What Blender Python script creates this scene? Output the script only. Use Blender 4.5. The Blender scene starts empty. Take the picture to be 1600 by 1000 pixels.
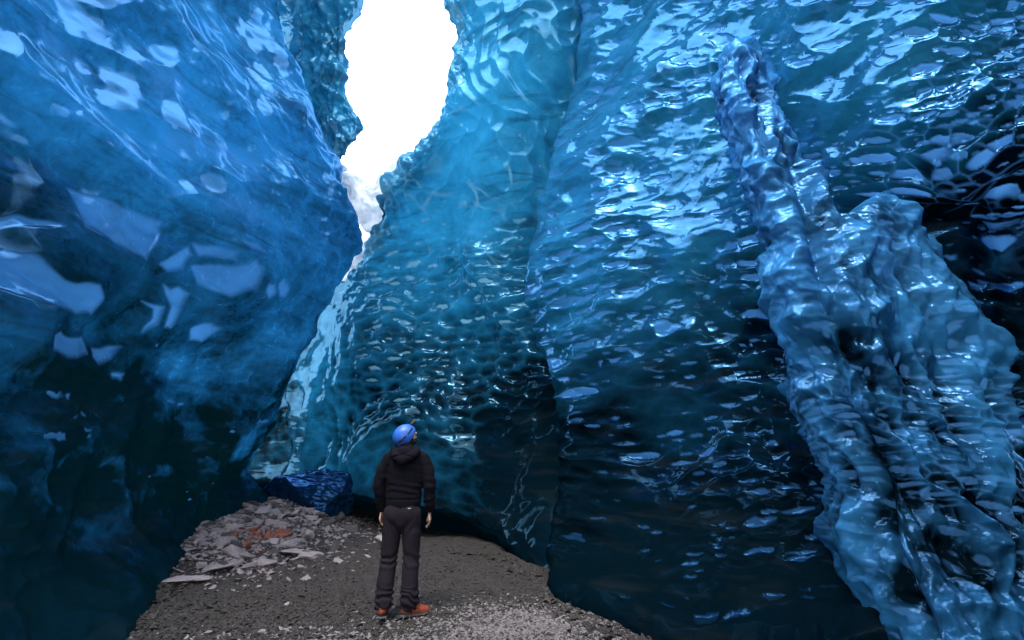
import bpy, bmesh, math, random
import numpy as np
from mathutils import Vector, Matrix
random.seed(7); np.random.seed(7)
SC = bpy.context.scene; COL = SC.collection
R = math.radians
# ------------------------------------------------------------------ camera frame
FPX, CAMZ, PITCH = 711.11, 1.5, R(17)
cp, sp = math.cos(PITCH), math.sin(PITCH)
def P(px, py, t):
    a = (px-800)/FPX; b = (500-py)/FPX
    return (a*t, (cp-b*sp)*t, CAMZ+(sp+b*cp)*t)
def proj(v):
    x, y, z = v[..., 0], v[..., 1], v[..., 2]-CAMZ
    t = np.maximum(y*cp+z*sp, .05); u = z*cp-y*sp
    return 800+FPX*x/t, 500-FPX*u/t, t
# ------------------------------------------------------------------ noise
def hash3(ix, iy, iz, seed):
    h = (ix.astype(np.int64)*374761393+iy.astype(np.int64)*668265263+iz.astype(np.int64)*2147483647+seed*1274126177) & 0xffffffff
    h = ((h ^ (h >> 13))*1274126177) & 0xffffffff
    h = ((h ^ (h >> 16))*2246822519) & 0xffffffff
    return (h ^ (h >> 15)) & 0xffffffff
def vnoise(p, seed=0):
    i = np.floor(p).astype(np.int64); f = p-i; f = f*f*f*(f*(f*6-15)+10)
    r = 0
    for dx in (0, 1):
        wx = f[:, 0] if dx else 1-f[:, 0]
        for dy in (0, 1):
            wy = f[:, 1] if dy else 1-f[:, 1]
            for dz in (0, 1):
                wz = f[:, 2] if dz else 1-f[:, 2]
                r = r+wx*wy*wz*(hash3(i[:, 0]+dx, i[:, 1]+dy, i[:, 2]+dz, seed)/4294967295.)
    return r*2-1
def fbm(p, seed=0, oct=4, gain=.5):
    a, s, r = 1., 1., 0
    for k in range(oct):
        r = r+a*vnoise(p*s+17.3*k, seed+k); a *= gain; s *= 2.03
    return r
def worley(p, seed=0, jit=.9):
    i = np.floor(p).astype(np.int64)
    f1 = np.full(len(p), 9.); f2 = np.full(len(p), 9.); cid = np.zeros(len(p))
    for dx in (-1, 0, 1):
        for dy in (-1, 0, 1):
            for dz in (-1, 0, 1):
                cx, cy, cz = i[:, 0]+dx, i[:, 1]+dy, i[:, 2]+dz
                h = hash3(cx, cy, cz, seed)
                jx = (h & 1023)/1023.; jy = ((h >> 10) & 1023)/1023.; jz = ((h >> 20) & 1023)/1023.
                d = (cx+.5+(jx-.5)*jit-p[:, 0])**2+(cy+.5+(jy-.5)*jit-p[:, 1])**2+(cz+.5+(jz-.5)*jit-p[:, 2])**2
                c = d < f1
                f2 = np.where(c, f1, np.minimum(f2, d)); cid = np.where(c, jx, cid); f1 = np.where(c, d, f1)
    return np.sqrt(f1), np.sqrt(f2), cid
def cups(v, sx, sz, seed, tilt, wa, dens, size, rag=.2):
    """cupped hollows: relief, rim distance and the painted glints in the lower half of each cup"""
    q = warp(v, wa, .9, seed)
    q = np.stack([q[:, 0]/sx, q[:, 1]/sx, (q[:, 2]+tilt[0]*q[:, 0]+tilt[1]*q[:, 1])/sz], -1)
    q = q+.10*np.stack([fbm(v*5, seed+1, 2), fbm(v*5, seed+2, 2), fbm(v*7, seed+3, 2)], -1)
    i = np.floor(q).astype(np.int64); n = len(q); f1 = np.full(n, 9.); f2 = np.full(n, 9.); cid = np.zeros(n); dz = np.zeros(n)
    for dx in (-1, 0, 1):
        for dy in (-1, 0, 1):
            for dk in (-1, 0, 1):
                cx, cy, cz = i[:, 0]+dx, i[:, 1]+dy, i[:, 2]+dk; h = hash3(cx, cy, cz, seed)
                ez = q[:, 2]-(cz+.5+(((h >> 20) & 1023)/1023.-.5)*.9); jx = (h & 1023)/1023.
                d = (cx+.5+(jx-.5)*.9-q[:, 0])**2+(cy+.5+(((h >> 10) & 1023)/1023.-.5)*.9-q[:, 1])**2+ez**2
                c = d < f1; f2 = np.where(c, f1, np.minimum(f2, d)); cid = np.where(c, jx, cid); dz = np.where(c, ez, dz); f1 = np.where(c, d, f1)
    f1, f2 = np.sqrt(f1), np.sqrt(f2); r1 = np.modf(cid*7.31)[0]; r2 = np.modf(cid*13.7)[0]
    g = np.sqrt(np.maximum(f1**2-dz**2, 0)); s = size*(.5+.8*r1)
    ell = np.hypot(g, (dz+.16)*2.0)+rag*(vnoise(v*16, seed+7)*.6+vnoise(v*34, seed+8)*.3)*.5
    fl = sm(s+.045, s-.045, ell)*sm(.0, .10, f2-f1)*(cid < dens)*(.5+.5*r2)  # glints painted low in the cups, used as a colour mask
    relief = np.minimum(f1, 1.1)**2+.22*dz*sm(0, .25, f2-f1)
    return relief, f2-f1, fl
def sm(a, b, x):
    t = np.clip((x-a)/(b-a), 0, 1); return t*t*(3-2*t)
def blob(px, py, cx, cy, rx, ry, rot=0):
    c, s = math.cos(R(rot)), math.sin(R(rot)); dx, dy = px-cx, py-cy
    u, v = (dx*c+dy*s)/rx, (-dx*s+dy*c)/ry
    return np.exp(-(u*u+v*v))
def seg_dist(px, py, pts):
    best = np.full(px.shape, 1e9); side = np.zeros(px.shape)
    for (x0, y0), (x1, y1) in zip(pts[:-1], pts[1:]):
        dx, dy = x1-x0, y1-y0; L = dx*dx+dy*dy
        t = np.clip(((px-x0)*dx+(py-y0)*dy)/L, 0, 1)
        qx, qy = px-(x0+t*dx), py-(y0+t*dy); d = np.hypot(qx, qy)
        s = np.sign(dx*(py-y0)-dy*(px-x0)); m = d < best
        best = np.where(m, d, best); side = np.where(m, s, side)
    return best, side
# ------------------------------------------------------------------ mesh helpers
def link(o): COL.objects.link(o); return o
def mesh_obj(name, V, F, mat, parent=None, smooth=True, attrs=None):
    me = bpy.data.meshes.new(name)
    V = np.asarray(V, dtype=np.float32); F = np.asarray(F, dtype=np.int32); k = F.shape[1]
    me.vertices.add(len(V)); me.vertices.foreach_set('co', V.ravel())
    me.loops.add(F.size); me.loops.foreach_set('vertex_index', F.ravel())
    me.polygons.add(len(F)); me.polygons.foreach_set('loop_start', np.arange(0, F.size, k, dtype=np.int32))
    me.polygons.foreach_set('use_smooth', np.full(len(F), smooth))
    me.update(calc_edges=True); me.validate()
    for an, av in (attrs or {}).items():
        a = me.attributes.new(an, 'FLOAT', 'POINT'); a.data.foreach_set('value', np.asarray(av, dtype=np.float32).ravel())
    me.materials.append(mat)
    o = bpy.data.objects.new(name, me); o.parent = parent
    return link(o)
def tag(o, label=None, cat=None, group=None, kind=None):
    if label: o['label'] = label
    if cat: o['category'] = cat
    if group: o['group'] = group
    if kind: o['kind'] = kind
    return o
def grid_faces(nr, nc):
    i = np.arange(nr*nc).reshape(nr, nc)
    return np.stack([i[:-1, :-1], i[:-1, 1:], i[1:, 1:], i[1:, :-1]], -1).reshape(-1, 4)
def cr(G, subs, axis):
    G = np.moveaxis(G, axis, 0); n = len(G)
    E = np.concatenate([2*G[:1]-G[1:2], G, 2*G[-1:]-G[-2:-1]]); out = []
    for i in range(n-1):
        p0, p1, p2, p3 = E[i], E[i+1], E[i+2], E[i+3]
        ts = np.linspace(0, 1, subs[i], endpoint=False)
        for t in ts:
            # slightly tightened catmull-rom
            m1, m2 = (p2-p0)*.42, (p3-p1)*.42
            out.append((2*t**3-3*t**2+1)*p1+(t**3-2*t**2+t)*m1+(-2*t**3+3*t**2)*p2+(t**3-t**2)*m2)
    out.append(G[-1])
    return np.moveaxis(np.array(out), 0, axis)
def patch(G, rs, cs):
    G = np.array(G, dtype=float)
    A = cr(cr(G, rs, 0), cs, 1)
    return A
def normals(A, toward=(0, 0, 1.5)):
    du = np.gradient(A, axis=1); dv = np.gradient(A, axis=0)
    n = np.cross(du, dv); n /= np.linalg.norm(n, axis=-1, keepdims=True)+1e-9
    mid = tuple(s//2 for s in A.shape[:2])
    if np.dot(n[mid], np.array(toward)-A[mid]) < 0: n = -n
    return n
# ------------------------------------------------------------------ materials
class NT:
    def __init__(s, name):
        s.m = bpy.data.materials.new(name); s.m.use_nodes = True; s.t = s.m.node_tree; s.t.nodes.clear()
        s.out = s.n('ShaderNodeOutputMaterial')
    def n(s, ty, ins=None, **kw):
        x = s.t.nodes.new(ty)
        for k, v in kw.items(): setattr(x, k, v)
        for k, v in (ins or {}).items():
            if isinstance(v, bpy.types.NodeSocket): s.t.links.new(v, x.inputs[k])
            else: x.inputs[k].default_value = v
        return x
    def math(s, op, a, b=0., clamp=False):
        return s.n('ShaderNodeMath', {0: a, 1: b}, operation=op, use_clamp=clamp).outputs[0]
    def ramp(s, fac, stops):
        r = s.n('ShaderNodeValToRGB', {0: fac}); e = r.color_ramp.elements
        e[0].position, e[0].color = stops[0][0], (*stops[0][1], 1); e[1].position, e[1].color = stops[-1][0], (*stops[-1][1], 1)
        for p_, c in stops[1:-1]:
            q = e.new(p_); q.color = (*c, 1)
        return r.outputs[0]
    def mixc(s, f, a, b, mode='MIX'):
        x = s.n('ShaderNodeMix', data_type='RGBA', blend_type=mode)
        for i, v in ((0, f), (6, a), (7, b)):
            if isinstance(v, bpy.types.NodeSocket): s.t.links.new(v, x.inputs[i])
            else: x.inputs[i].default_value = v if i == 0 else (*v, 1)
        return x.outputs[2]
    def noise(s, vec, scale, detail=4, rough=.55, dist=0.):
        return s.n('ShaderNodeTexNoise', {'Vector': vec, 'Scale': scale, 'Detail': detail, 'Roughness': rough, 'Distortion': dist}).outputs[0]

def ice_mat(name, dark=(.001, .0065, .011), lite=(.012, .10, .2), tdark=(.0, .0004, .0008), tlite=(.004, .062, .125),
            tint=(.2, .48, 1.0), rough=.10, bump=.35, bscale=9., gloss=1.6, cap=.2, glint=(.03, .13, .42), var=.55, ashk=.45):
    m = NT(name)
    co = m.n('ShaderNodeTexCoord').outputs['Object']
    cl = m.n('ShaderNodeAttribute', attribute_name='clarity_shade').outputs['Fac']  # translucency of the ice with light and shade painted in
    wi = m.n('ShaderNodeAttribute', attribute_name='painted_glint').outputs['Fac']  # mask of reflections and glints painted into the colour
    n1 = m.noise(co, 1.1, 5, .6, .6); n2 = m.noise(co, 5.5, 5, .62, 1.2); n3 = m.noise(co, 24., 4, .6, .5)
    v = m.math('ADD', m.math('MULTIPLY', n1, 1.3), m.math('MULTIPLY', n2, .7)); v = m.math('SUBTRACT', v, 1.0)
    v = m.math('ADD', v, m.math('MULTIPLY', m.math('SUBTRACT', n3, .5), .25))
    mp = m.n('ShaderNodeMapping', {0: co, 'Rotation': (.25, -.2, .3), 'Scale': (.5, .5, 3.2)}).outputs[0]
    ash = m.n('ShaderNodeMapRange', {0: m.noise(mp, 1.6, 5, .6, .8), 1: .52, 2: .68}).outputs[0]
    # cloudiness follows the painted tone, so shade painted low down stays dark
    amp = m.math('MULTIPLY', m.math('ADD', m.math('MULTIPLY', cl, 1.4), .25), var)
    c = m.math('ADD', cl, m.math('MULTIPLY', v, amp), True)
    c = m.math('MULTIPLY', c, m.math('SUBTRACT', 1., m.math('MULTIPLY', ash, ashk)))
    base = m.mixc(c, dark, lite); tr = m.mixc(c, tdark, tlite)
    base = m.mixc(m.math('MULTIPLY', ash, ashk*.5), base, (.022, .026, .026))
    tr = m.mixc(wi, tr, glint)
    b1 = m.noise(co, bscale, 3, .5, .4); b2 = m.noise(co, bscale*5, 2, .5)
    hgt = m.math('ADD', b1, m.math('MULTIPLY', b2, .12))
    bp = m.n('ShaderNodeBump', {'Height': hgt, 'Strength': bump, 'Distance': .03})
    rr = m.n('ShaderNodeMapRange', {0: n2, 1: .35, 2: .7, 3: rough*.6, 4: rough*1.9}).outputs[0]
    df = m.n('ShaderNodeBsdfDiffuse', {'Color': base})
    gl = m.n('ShaderNodeBsdfGlossy', {'Color': (*tint, 1), 'Roughness': rr, 'Normal': bp.outputs[0]})
    fr = m.n('ShaderNodeFresnel', {'IOR': 1.4, 'Normal': bp.outputs[0]}).outputs[0]
    fa = m.math('MINIMUM', m.math('MULTIPLY', fr, gloss), cap)
    fa = m.math('MULTIPLY', fa, m.math('MINIMUM', m.math('ADD', m.math('MULTIPLY', m.math('ADD', cl, m.math('MULTIPLY', wi, .7)), 1.5), .42), 1.), True)
    mixs = m.n('ShaderNodeMixShader', {0: fa, 1: df.outputs[0], 2: gl.outputs[0]})
    tl = m.n('ShaderNodeBsdfTranslucent', {'Color': tr})
    ad = m.n('ShaderNodeAddShader', {0: mixs.outputs[0], 1: tl.outputs[0]})
    m.t.links.new(ad.outputs[0], m.out.inputs[0])
    return m.m
def simple_mat(name, col, rough=.6, nscale=30, namp=.25, bump=.2, metallic=0., bdist=.005, spec=.5, col2=None):
    m = NT(name); co = m.n('ShaderNodeTexCoord').outputs['Object']
    n = m.noise(co, nscale, 4, .6)
    c2 = col2 or tuple(x*(1-namp*1.6) for x in col)
    cc = m.mixc(n, tuple(min(1, x*(1+namp)) for x in col), c2)
    bp = m.n('ShaderNodeBump', {'Height': n, 'Strength': bump, 'Distance': bdist})
    pr = m.n('ShaderNodeBsdfPrincipled', {'Base Color': cc, 'Roughness': rough, 'Metallic': metallic, 'Specular IOR Level': spec, 'Normal': bp.outputs[0]})
    m.t.links.new(pr.outputs[0], m.out.inputs[0]); return m.m

ICE_L = ice_mat('smooth_blue_ice', tdark=(.0, .0018, .0022), dark=(.0015, .012, .018), tlite=(.0035, .046, .12), lite=(.01, .08, .18), bump=.15, bscale=4., rough=.16, tint=(.17, .46, 1), gloss=1.5, cap=.14, glint=(.018, .08, .21), var=1.2)
ICE_B = ice_mat('teal_ice', tdark=(.0, .0006, .001), dark=(.001, .007, .012), tlite=(.005, .08, .16), lite=(.016, .12, .21), bump=.2, bscale=6., rough=.08, tint=(.24, .6, .95), gloss=1.4, cap=.10, glint=(.045, .12, .17))
ICE_R = ice_mat('scalloped_ice', tlite=(.003, .042, .078), bump=.16, bscale=14., rough=.07, tint=(.15, .47, 1.), gloss=1.7, cap=.15, glint=(.019, .074, .18))
ICE_D = ice_mat('dark_block_ice', dark=(.002, .012, .03), lite=(.004, .04, .12), tlite=(.0, .01, .03), bump=.5, bscale=7., rough=.08, tint=(.1, .35, 1.), gloss=2., cap=.16)
ICE_K = ice_mat('wet_melt_ice', tlite=(.008, .055, .115), lite=(.028, .17, .38), bump=.35, bscale=16., rough=.14, tint=(.2, .5, 1.), gloss=1.6, cap=.11, glint=(.05, .16, .34), ashk=.15)

EX = {}
def glint_flecks(v, sx, sz, seed, dens, tilt=(0, 0), size=.36):  # small bright glints painted as a colour mask
    q = warp(v, .05, 3., seed); q = np.stack([q[:, 0]/sx, q[:, 1]/sx, (q[:, 2]+tilt[0]*q[:, 0]+tilt[1]*q[:, 1])/sz], -1)+.16*np.stack([fbm(v*9, seed+1, 2), fbm(v*9, seed+2, 2), fbm(v*14, seed+3, 2)], -1)
    f1, f2, cid = worley(q, seed)
    r = size*(.55+.7*np.modf(cid*7.31)[0])
    return sm(r+.05, r-.05, f1)*(cid < dens)*(.55+.45*np.modf(cid*13.7)[0])
def add_detail(A, mat, name, label, disp, clar_shade, kind=None, cat=None, glint=None, drop=None):
    n = normals(A); sh = A.shape; v = A.reshape(-1, 3); nn = n.reshape(-1, 3)
    px, py, t = proj(v)
    EX.clear(); h = disp(v, px, py, t)
    v2 = v+nn*h[:, None]
    c = clar_shade(v, px, py, t)+EX.get('c', 0)
    wn = glint(v, px, py, t) if glint else EX.get('w', np.zeros(len(v)))
    F = grid_faces(sh[0], sh[1])
    if drop:
        k = drop(px, py, t); F = F[~k[F].all(axis=1)]
    o = mesh_obj(name, v2, F, mat, attrs={'clarity_shade': c, 'painted_glint': wn})
    tag(o, label, cat, kind=kind)
    return o
def warp(v, amp, s, seed):
    return v+amp*np.stack([fbm(v*s, seed, 2), fbm(v*s+31, seed+5, 2), fbm(v*s+57, seed+9, 2)], -1)
def scallop(v, sx, sz, seed, tilt=(0, 0), wa=.25, sharp=2.0):
    q = warp(v, wa, .9, seed)
    q = np.stack([q[:, 0]/sx, q[:, 1]/sx, (q[:, 2]+tilt[0]*q[:, 0]+tilt[1]*q[:, 1])/sz], -1)
    f1, f2, c = worley(q, seed)
    return np.minimum(f1, 1.1)**sharp, f2-f1, c
W = lambda x, y, z: (x, y, z)
# ------------------------------------------------------------------ left wall
LW = []
def Lrow(back, c, cols): LW.append([W(*b) for b in back]+[P(*k) for k in c+cols])
Lrow([(-2.2, -5, 8.2), (-3.0, -1.6, 8.6)], [(-350, -520, 3.6)], [(0, -480, 4.6), (200, -450, 5.8), (320, -430, 6.8), (400, -420, 7.6), (385, -420, 9.0), (330, -400, 11)])
Lrow([(-3.6, -5, 6.2), (-4.4, -1.6, 6.4)], [(-350, -200, 3.3)], [(0, -190, 4.5), (200, -190, 5.8), (315, -185, 6.8), (403, -180, 7.8), (392, -180, 9.2), (340, -180, 11)])
Lrow([(-4.2, -5, 4.6), (-4.9, -1.6, 4.9)], [(-350, 0, 2.9)], [(0, 0, 4.3), (210, 0, 5.7), (330, 0, 6.9), (424, -10, 8.0), (414, -10, 9.4), (350, 0, 11)])
Lrow([(-4.3, -5, 3.6), (-5.0, -1.6, 3.8)], [(-350, 200, 2.8)], [(0, 180, 4.2), (220, 170, 5.5), (375, 170, 6.9), (476, 170, 8.2), (468, 170, 9.6), (380, 180, 11)])
Lrow([(-4.2, -5, 2.8), (-4.9, -1.6, 3.0)], [(-350, 340, 2.8)], [(0, 310, 4.1), (230, 300, 5.4), (420, 300, 7.0), (536, 300, 8.3), (528, 300, 9.6), (420, 300, 11)])
Lrow([(-4.1, -5, 2.2), (-4.8, -1.6, 2.4)], [(-350, 430, 2.8)], [(0, 410, 4.0), (230, 390, 5.4), (430, 385, 7.0), (556, 380, 8.5), (546, 380, 10), (440, 380, 11.5)])
Lrow([(-4.0, -5, 1.8), (-4.6, -1.6, 2.0)], [(-350, 520, 2.8)], [(0, 490, 4.0), (210, 480, 5.4), (380, 480, 7.0), (490, 480, 8.7), (482, 480, 10), (380, 480, 11.5)])
Lrow([(-3.9, -5, 1.4), (-4.5, -1.6, 1.5)], [(-350, 620, 2.8)], [(0, 600, 4.0), (190, 590, 5.4), (340, 580, 7.2), (448, 570, 9.0), (441, 570, 10.2), (340, 570, 11.5)])
Lrow([(-3.7, -5, .9), (-4.2, -1.6, .9)], [(-350, 760, 2.7)], [(0, 730, 3.8), (180, 710, 5.3), (310, 690, 7.3), (405, 680, 9.3), (400, 680, 10.4), (300, 680, 11.8)])
Lrow([(-3.4, -5, .4), (-3.8, -1.6, .4)], [(-350, 960, 2.4)], [(0, 880, 3.5), (160, 840, 5.0), (280, 780, 7.1), (385, 740, 9.4), (380, 745, 10.4), (290, 750, 12)])
Lrow([(-3.2, -5, -.1), (-3.4, -1.6, -.1)], [(-350, 1300, 1.9)], [(20, 1120, 2.85), (205, 1003, 3.95), (320, 868, 7.5), (418, 792, 9.5), (400, 800, 10.5), (320, 810, 12)])
Lrow([(-4.2, -5, -.5), (-4.4, -1.6, -.5)], [(-500, 1450, 2.1)], [(-20, 1180, 3.2), (150, 1040, 4.4), (270, 900, 8.0), (370, 815, 10.3), (360, 830, 11.0), (320, 840, 12.5)])
AL = patch(LW, [40, 50, 70, 60, 50, 50, 60, 70, 80, 70, 30], [8, 14, 60, 110, 110, 110, 16, 14])
PAINTED_FACETS = [[(108, 292), (165, 312), (215, 335), (258, 345), (260, 362), (232, 404), (190, 385), (128, 352)],  # outlines of reflections painted as pale patches on the left wall
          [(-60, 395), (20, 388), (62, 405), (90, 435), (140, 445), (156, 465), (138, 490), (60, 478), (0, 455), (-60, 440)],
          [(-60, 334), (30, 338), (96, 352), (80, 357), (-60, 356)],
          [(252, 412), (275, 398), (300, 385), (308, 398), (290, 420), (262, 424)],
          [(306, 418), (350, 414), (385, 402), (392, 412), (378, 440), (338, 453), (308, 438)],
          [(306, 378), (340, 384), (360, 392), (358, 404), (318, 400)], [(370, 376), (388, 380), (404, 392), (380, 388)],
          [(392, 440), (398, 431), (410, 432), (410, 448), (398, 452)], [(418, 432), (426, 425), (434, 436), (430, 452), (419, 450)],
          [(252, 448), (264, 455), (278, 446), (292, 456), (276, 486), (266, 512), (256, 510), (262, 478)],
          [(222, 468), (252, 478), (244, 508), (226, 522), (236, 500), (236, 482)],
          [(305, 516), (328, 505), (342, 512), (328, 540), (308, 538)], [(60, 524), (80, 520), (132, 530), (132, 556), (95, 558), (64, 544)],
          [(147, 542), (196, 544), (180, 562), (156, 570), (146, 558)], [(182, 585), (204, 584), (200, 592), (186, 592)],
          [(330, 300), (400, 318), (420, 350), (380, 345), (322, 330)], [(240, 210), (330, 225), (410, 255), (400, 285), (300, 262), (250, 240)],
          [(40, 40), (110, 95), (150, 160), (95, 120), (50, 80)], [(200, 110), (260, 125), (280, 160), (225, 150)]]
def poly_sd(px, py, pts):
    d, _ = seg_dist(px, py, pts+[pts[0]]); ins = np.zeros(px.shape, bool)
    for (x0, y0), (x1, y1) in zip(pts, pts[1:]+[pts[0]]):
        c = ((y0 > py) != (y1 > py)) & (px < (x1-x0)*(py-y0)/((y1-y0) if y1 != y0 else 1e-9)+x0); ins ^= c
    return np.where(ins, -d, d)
def glintL(v, px, py, t):  # painted reflections and glints of the left wall
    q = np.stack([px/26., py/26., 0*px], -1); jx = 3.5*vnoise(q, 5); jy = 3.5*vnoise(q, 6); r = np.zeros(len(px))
    for i, f in enumerate(PAINTED_FACETS):
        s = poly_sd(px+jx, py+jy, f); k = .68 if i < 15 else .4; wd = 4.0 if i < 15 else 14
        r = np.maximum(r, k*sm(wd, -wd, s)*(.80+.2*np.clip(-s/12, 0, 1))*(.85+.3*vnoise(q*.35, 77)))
    r = np.maximum(r, glint_flecks(v, .16, .12, 19, .10*blob(px, py, 270, 820, 90, 110), size=.13))
    r = np.maximum(r, .5*glint_flecks(v, .5, .12, 18, .3*blob(px, py, 180, 640, 200, 60)+.15*blob(px, py, 60, 900, 200, 60), size=.3))
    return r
def dL(v, px, py, t):
    a, e, c = scallop(v, 1.6, 1.1, 11, wa=.6, sharp=1.6)
    b, e2, c2 = scallop(v, .55, .4, 23, wa=.3)
    edge = sm(300, 520, px)*sm(760, 560, py)
    big = fbm(v*.45, 3, 3)*.28+fbm(v*np.array([1.3, 1.3, 2.2]), 9, 3)*.05
    # diagonal folds running down to the right on the upper face
    d1, s1 = seg_dist(px, py, [(0, 90), (90, 190), (230, 290), (300, 330)])
    d2, s2 = seg_dist(px, py, [(140, 0), (210, 50), (260, 110), (340, 150), (430, 190)])
    d3, s3 = seg_dist(px, py, [(380, -10), (450, 60), (490, 150)])
    d4, s4 = seg_dist(px, py, [(0, 520), (120, 560), (200, 600), (320, 700), (350, 760)])
    f = .12*np.exp(-(d1/28)**2)+.10*np.exp(-(d2/30)**2)+.08*np.exp(-(d3/20)**2)+.05*np.exp(-(d4/40)**2)
    big = big*(1-.7*sm(700, 850, py))-.035*sm(.1, .9, glintL(v, px, py, t))
    b3 = cups(v, .26, .16, 29, (0, 0), .2, .5, .4)[0]; EX['c'] = .2*(b-.4)*(.5+edge)+.14*(a-.4)+.14*(b3-.4)*(edge+sm(520, 640, py))
    return big-.08+.14*a+.045*b*(.6+edge*2.)+f+.02*fbm(v*2.2, 41, 3)*sm(500, 700, py)+.035*b3*(edge+.8*sm(520, 640, py))+.05*fbm(v*3.5, 43, 3)*sm(450, 560, px)
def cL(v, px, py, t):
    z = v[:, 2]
    c = sm(1.7, 5.0, z)*.5+.42*blob(px, py, 330, 190, 230, 170)-.5*blob(px, py, 40, 300, 100, 60)-.35*blob(px, py, 140, 420, 170, 70)+.10-.2*sm(560, 760, py)  # brightness painted up high, shade painted toward the base
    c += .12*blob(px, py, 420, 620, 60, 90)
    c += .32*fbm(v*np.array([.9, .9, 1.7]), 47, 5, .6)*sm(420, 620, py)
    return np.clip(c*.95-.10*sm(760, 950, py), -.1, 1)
add_detail(AL, ICE_L, 'ice_cliff', 'smooth overhanging deep blue ice wall on the left with a few flat facets carrying painted reflections', dL, cL, cat='ice cliff', glint=glintL)
# ------------------------------------------------------------------ central wall
BW = []
def Brow(cols): BW.append([P(*k) for k in cols])
Brow([(725.0, -520, 13), (679.0, -500, 9.5), (665.0, -490, 8.4), (780, -480, 8.0), (900, -470, 7.8), (1000, -470, 8.5), (1100, -470, 10)])
Brow([(755.0, -180, 13), (709.0, -180, 9.8), (664.0, -180, 8.8), (770, -180, 8.2), (870, -180, 8.0), (960, -180, 8.6), (1100, -180, 10)])
Brow([(774.0, -10, 13), (728.0, -10, 10.0), (690.0, -10, 9.0), (770, -10, 8.5), (870, 0, 8.3), (960, 0, 8.6), (1080, 0, 10)])
Brow([(780.0, 80, 13), (734.0, 85, 10.2), (706.0, 85, 9.2), (765, 85, 8.8), (850, 90, 8.6), (940, 90, 8.8), (1050, 90, 10)])
Brow([(758.0, 170, 13), (712.0, 172, 10.4), (698.0, 172, 9.4), (745, 172, 9.1), (820, 180, 8.9), (900, 180, 9), (1020, 180, 10)])
Brow([(710.0, 240, 13), (664.0, 240, 10.7), (650.0, 240, 9.7), (710, 240, 9.5), (790, 250, 9.2), (870, 250, 9.2), (1000, 250, 10)])
Brow([(674.0, 290, 13), (628.0, 292, 11), (604.0, 292, 10.1), (680, 300, 9.8), (770, 310, 9.5), (850, 310, 9.3), (980, 310, 10)])
Brow([(654.0, 350, 13.5), (608.0, 350, 11.4), (581.0, 350, 10.6), (660, 360, 10.1), (755, 370, 9.7), (840, 370, 9.4), (960, 370, 10)])
Brow([(632.0, 412, 14), (586.0, 412, 12), (557.0, 415, 11.2), (640, 430, 10.4), (750, 430, 9.8), (835, 430, 9.4), (950, 430, 10)])
Brow([(380, 470, 14), (450, 470, 12.5), (530, 470, 11.4), (620, 490, 10.4), (745, 490, 9.8), (840, 490, 9.3), (950, 490, 10)])
Brow([(350, 560, 14), (420, 560, 12.6), (510, 560, 11.2), (610, 570, 10.2), (740, 570, 9.7), (850, 570, 9.1), (950, 570, 9.6)])
Brow([(340, 660, 14), (410, 660, 12.6), (505, 660, 11.0), (605, 660, 9.9), (735, 660, 9.3), (860, 660, 8.5), (950, 660, 8.8)])
Brow([(340, 720, 14), (410, 722, 12.6), (500, 725, 10.8), (600, 740, 9.6), (735, 760, 8.7), (860, 780, 7.6), (960, 780, 7.8)])
Brow([(340, 760, 14), (410, 758, 12.4), (490, 764, 10.6), (600, 798, 9.5), (735, 829, 8.5), (855, 904, 6.4), (960, 950, 5.6)])
Brow([(340, 768, 15), (410, 764, 14), (490, 770, 12.6), (600, 806, 11.2), (745, 850, 9.8), (870, 930, 7.4), (970, 970, 6.2)])
Brow([(340, 780, 17), (410, 790, 17), (490, 800, 16), (600, 815, 15), (745, 850, 12), (890, 930, 9), (990, 970, 7.2)])
AB = patch(BW, [30, 40, 50, 50, 45, 40, 40, 40, 40, 50, 60, 60, 50, 16, 10], [10, 18, 75, 90, 80, 50])
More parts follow.
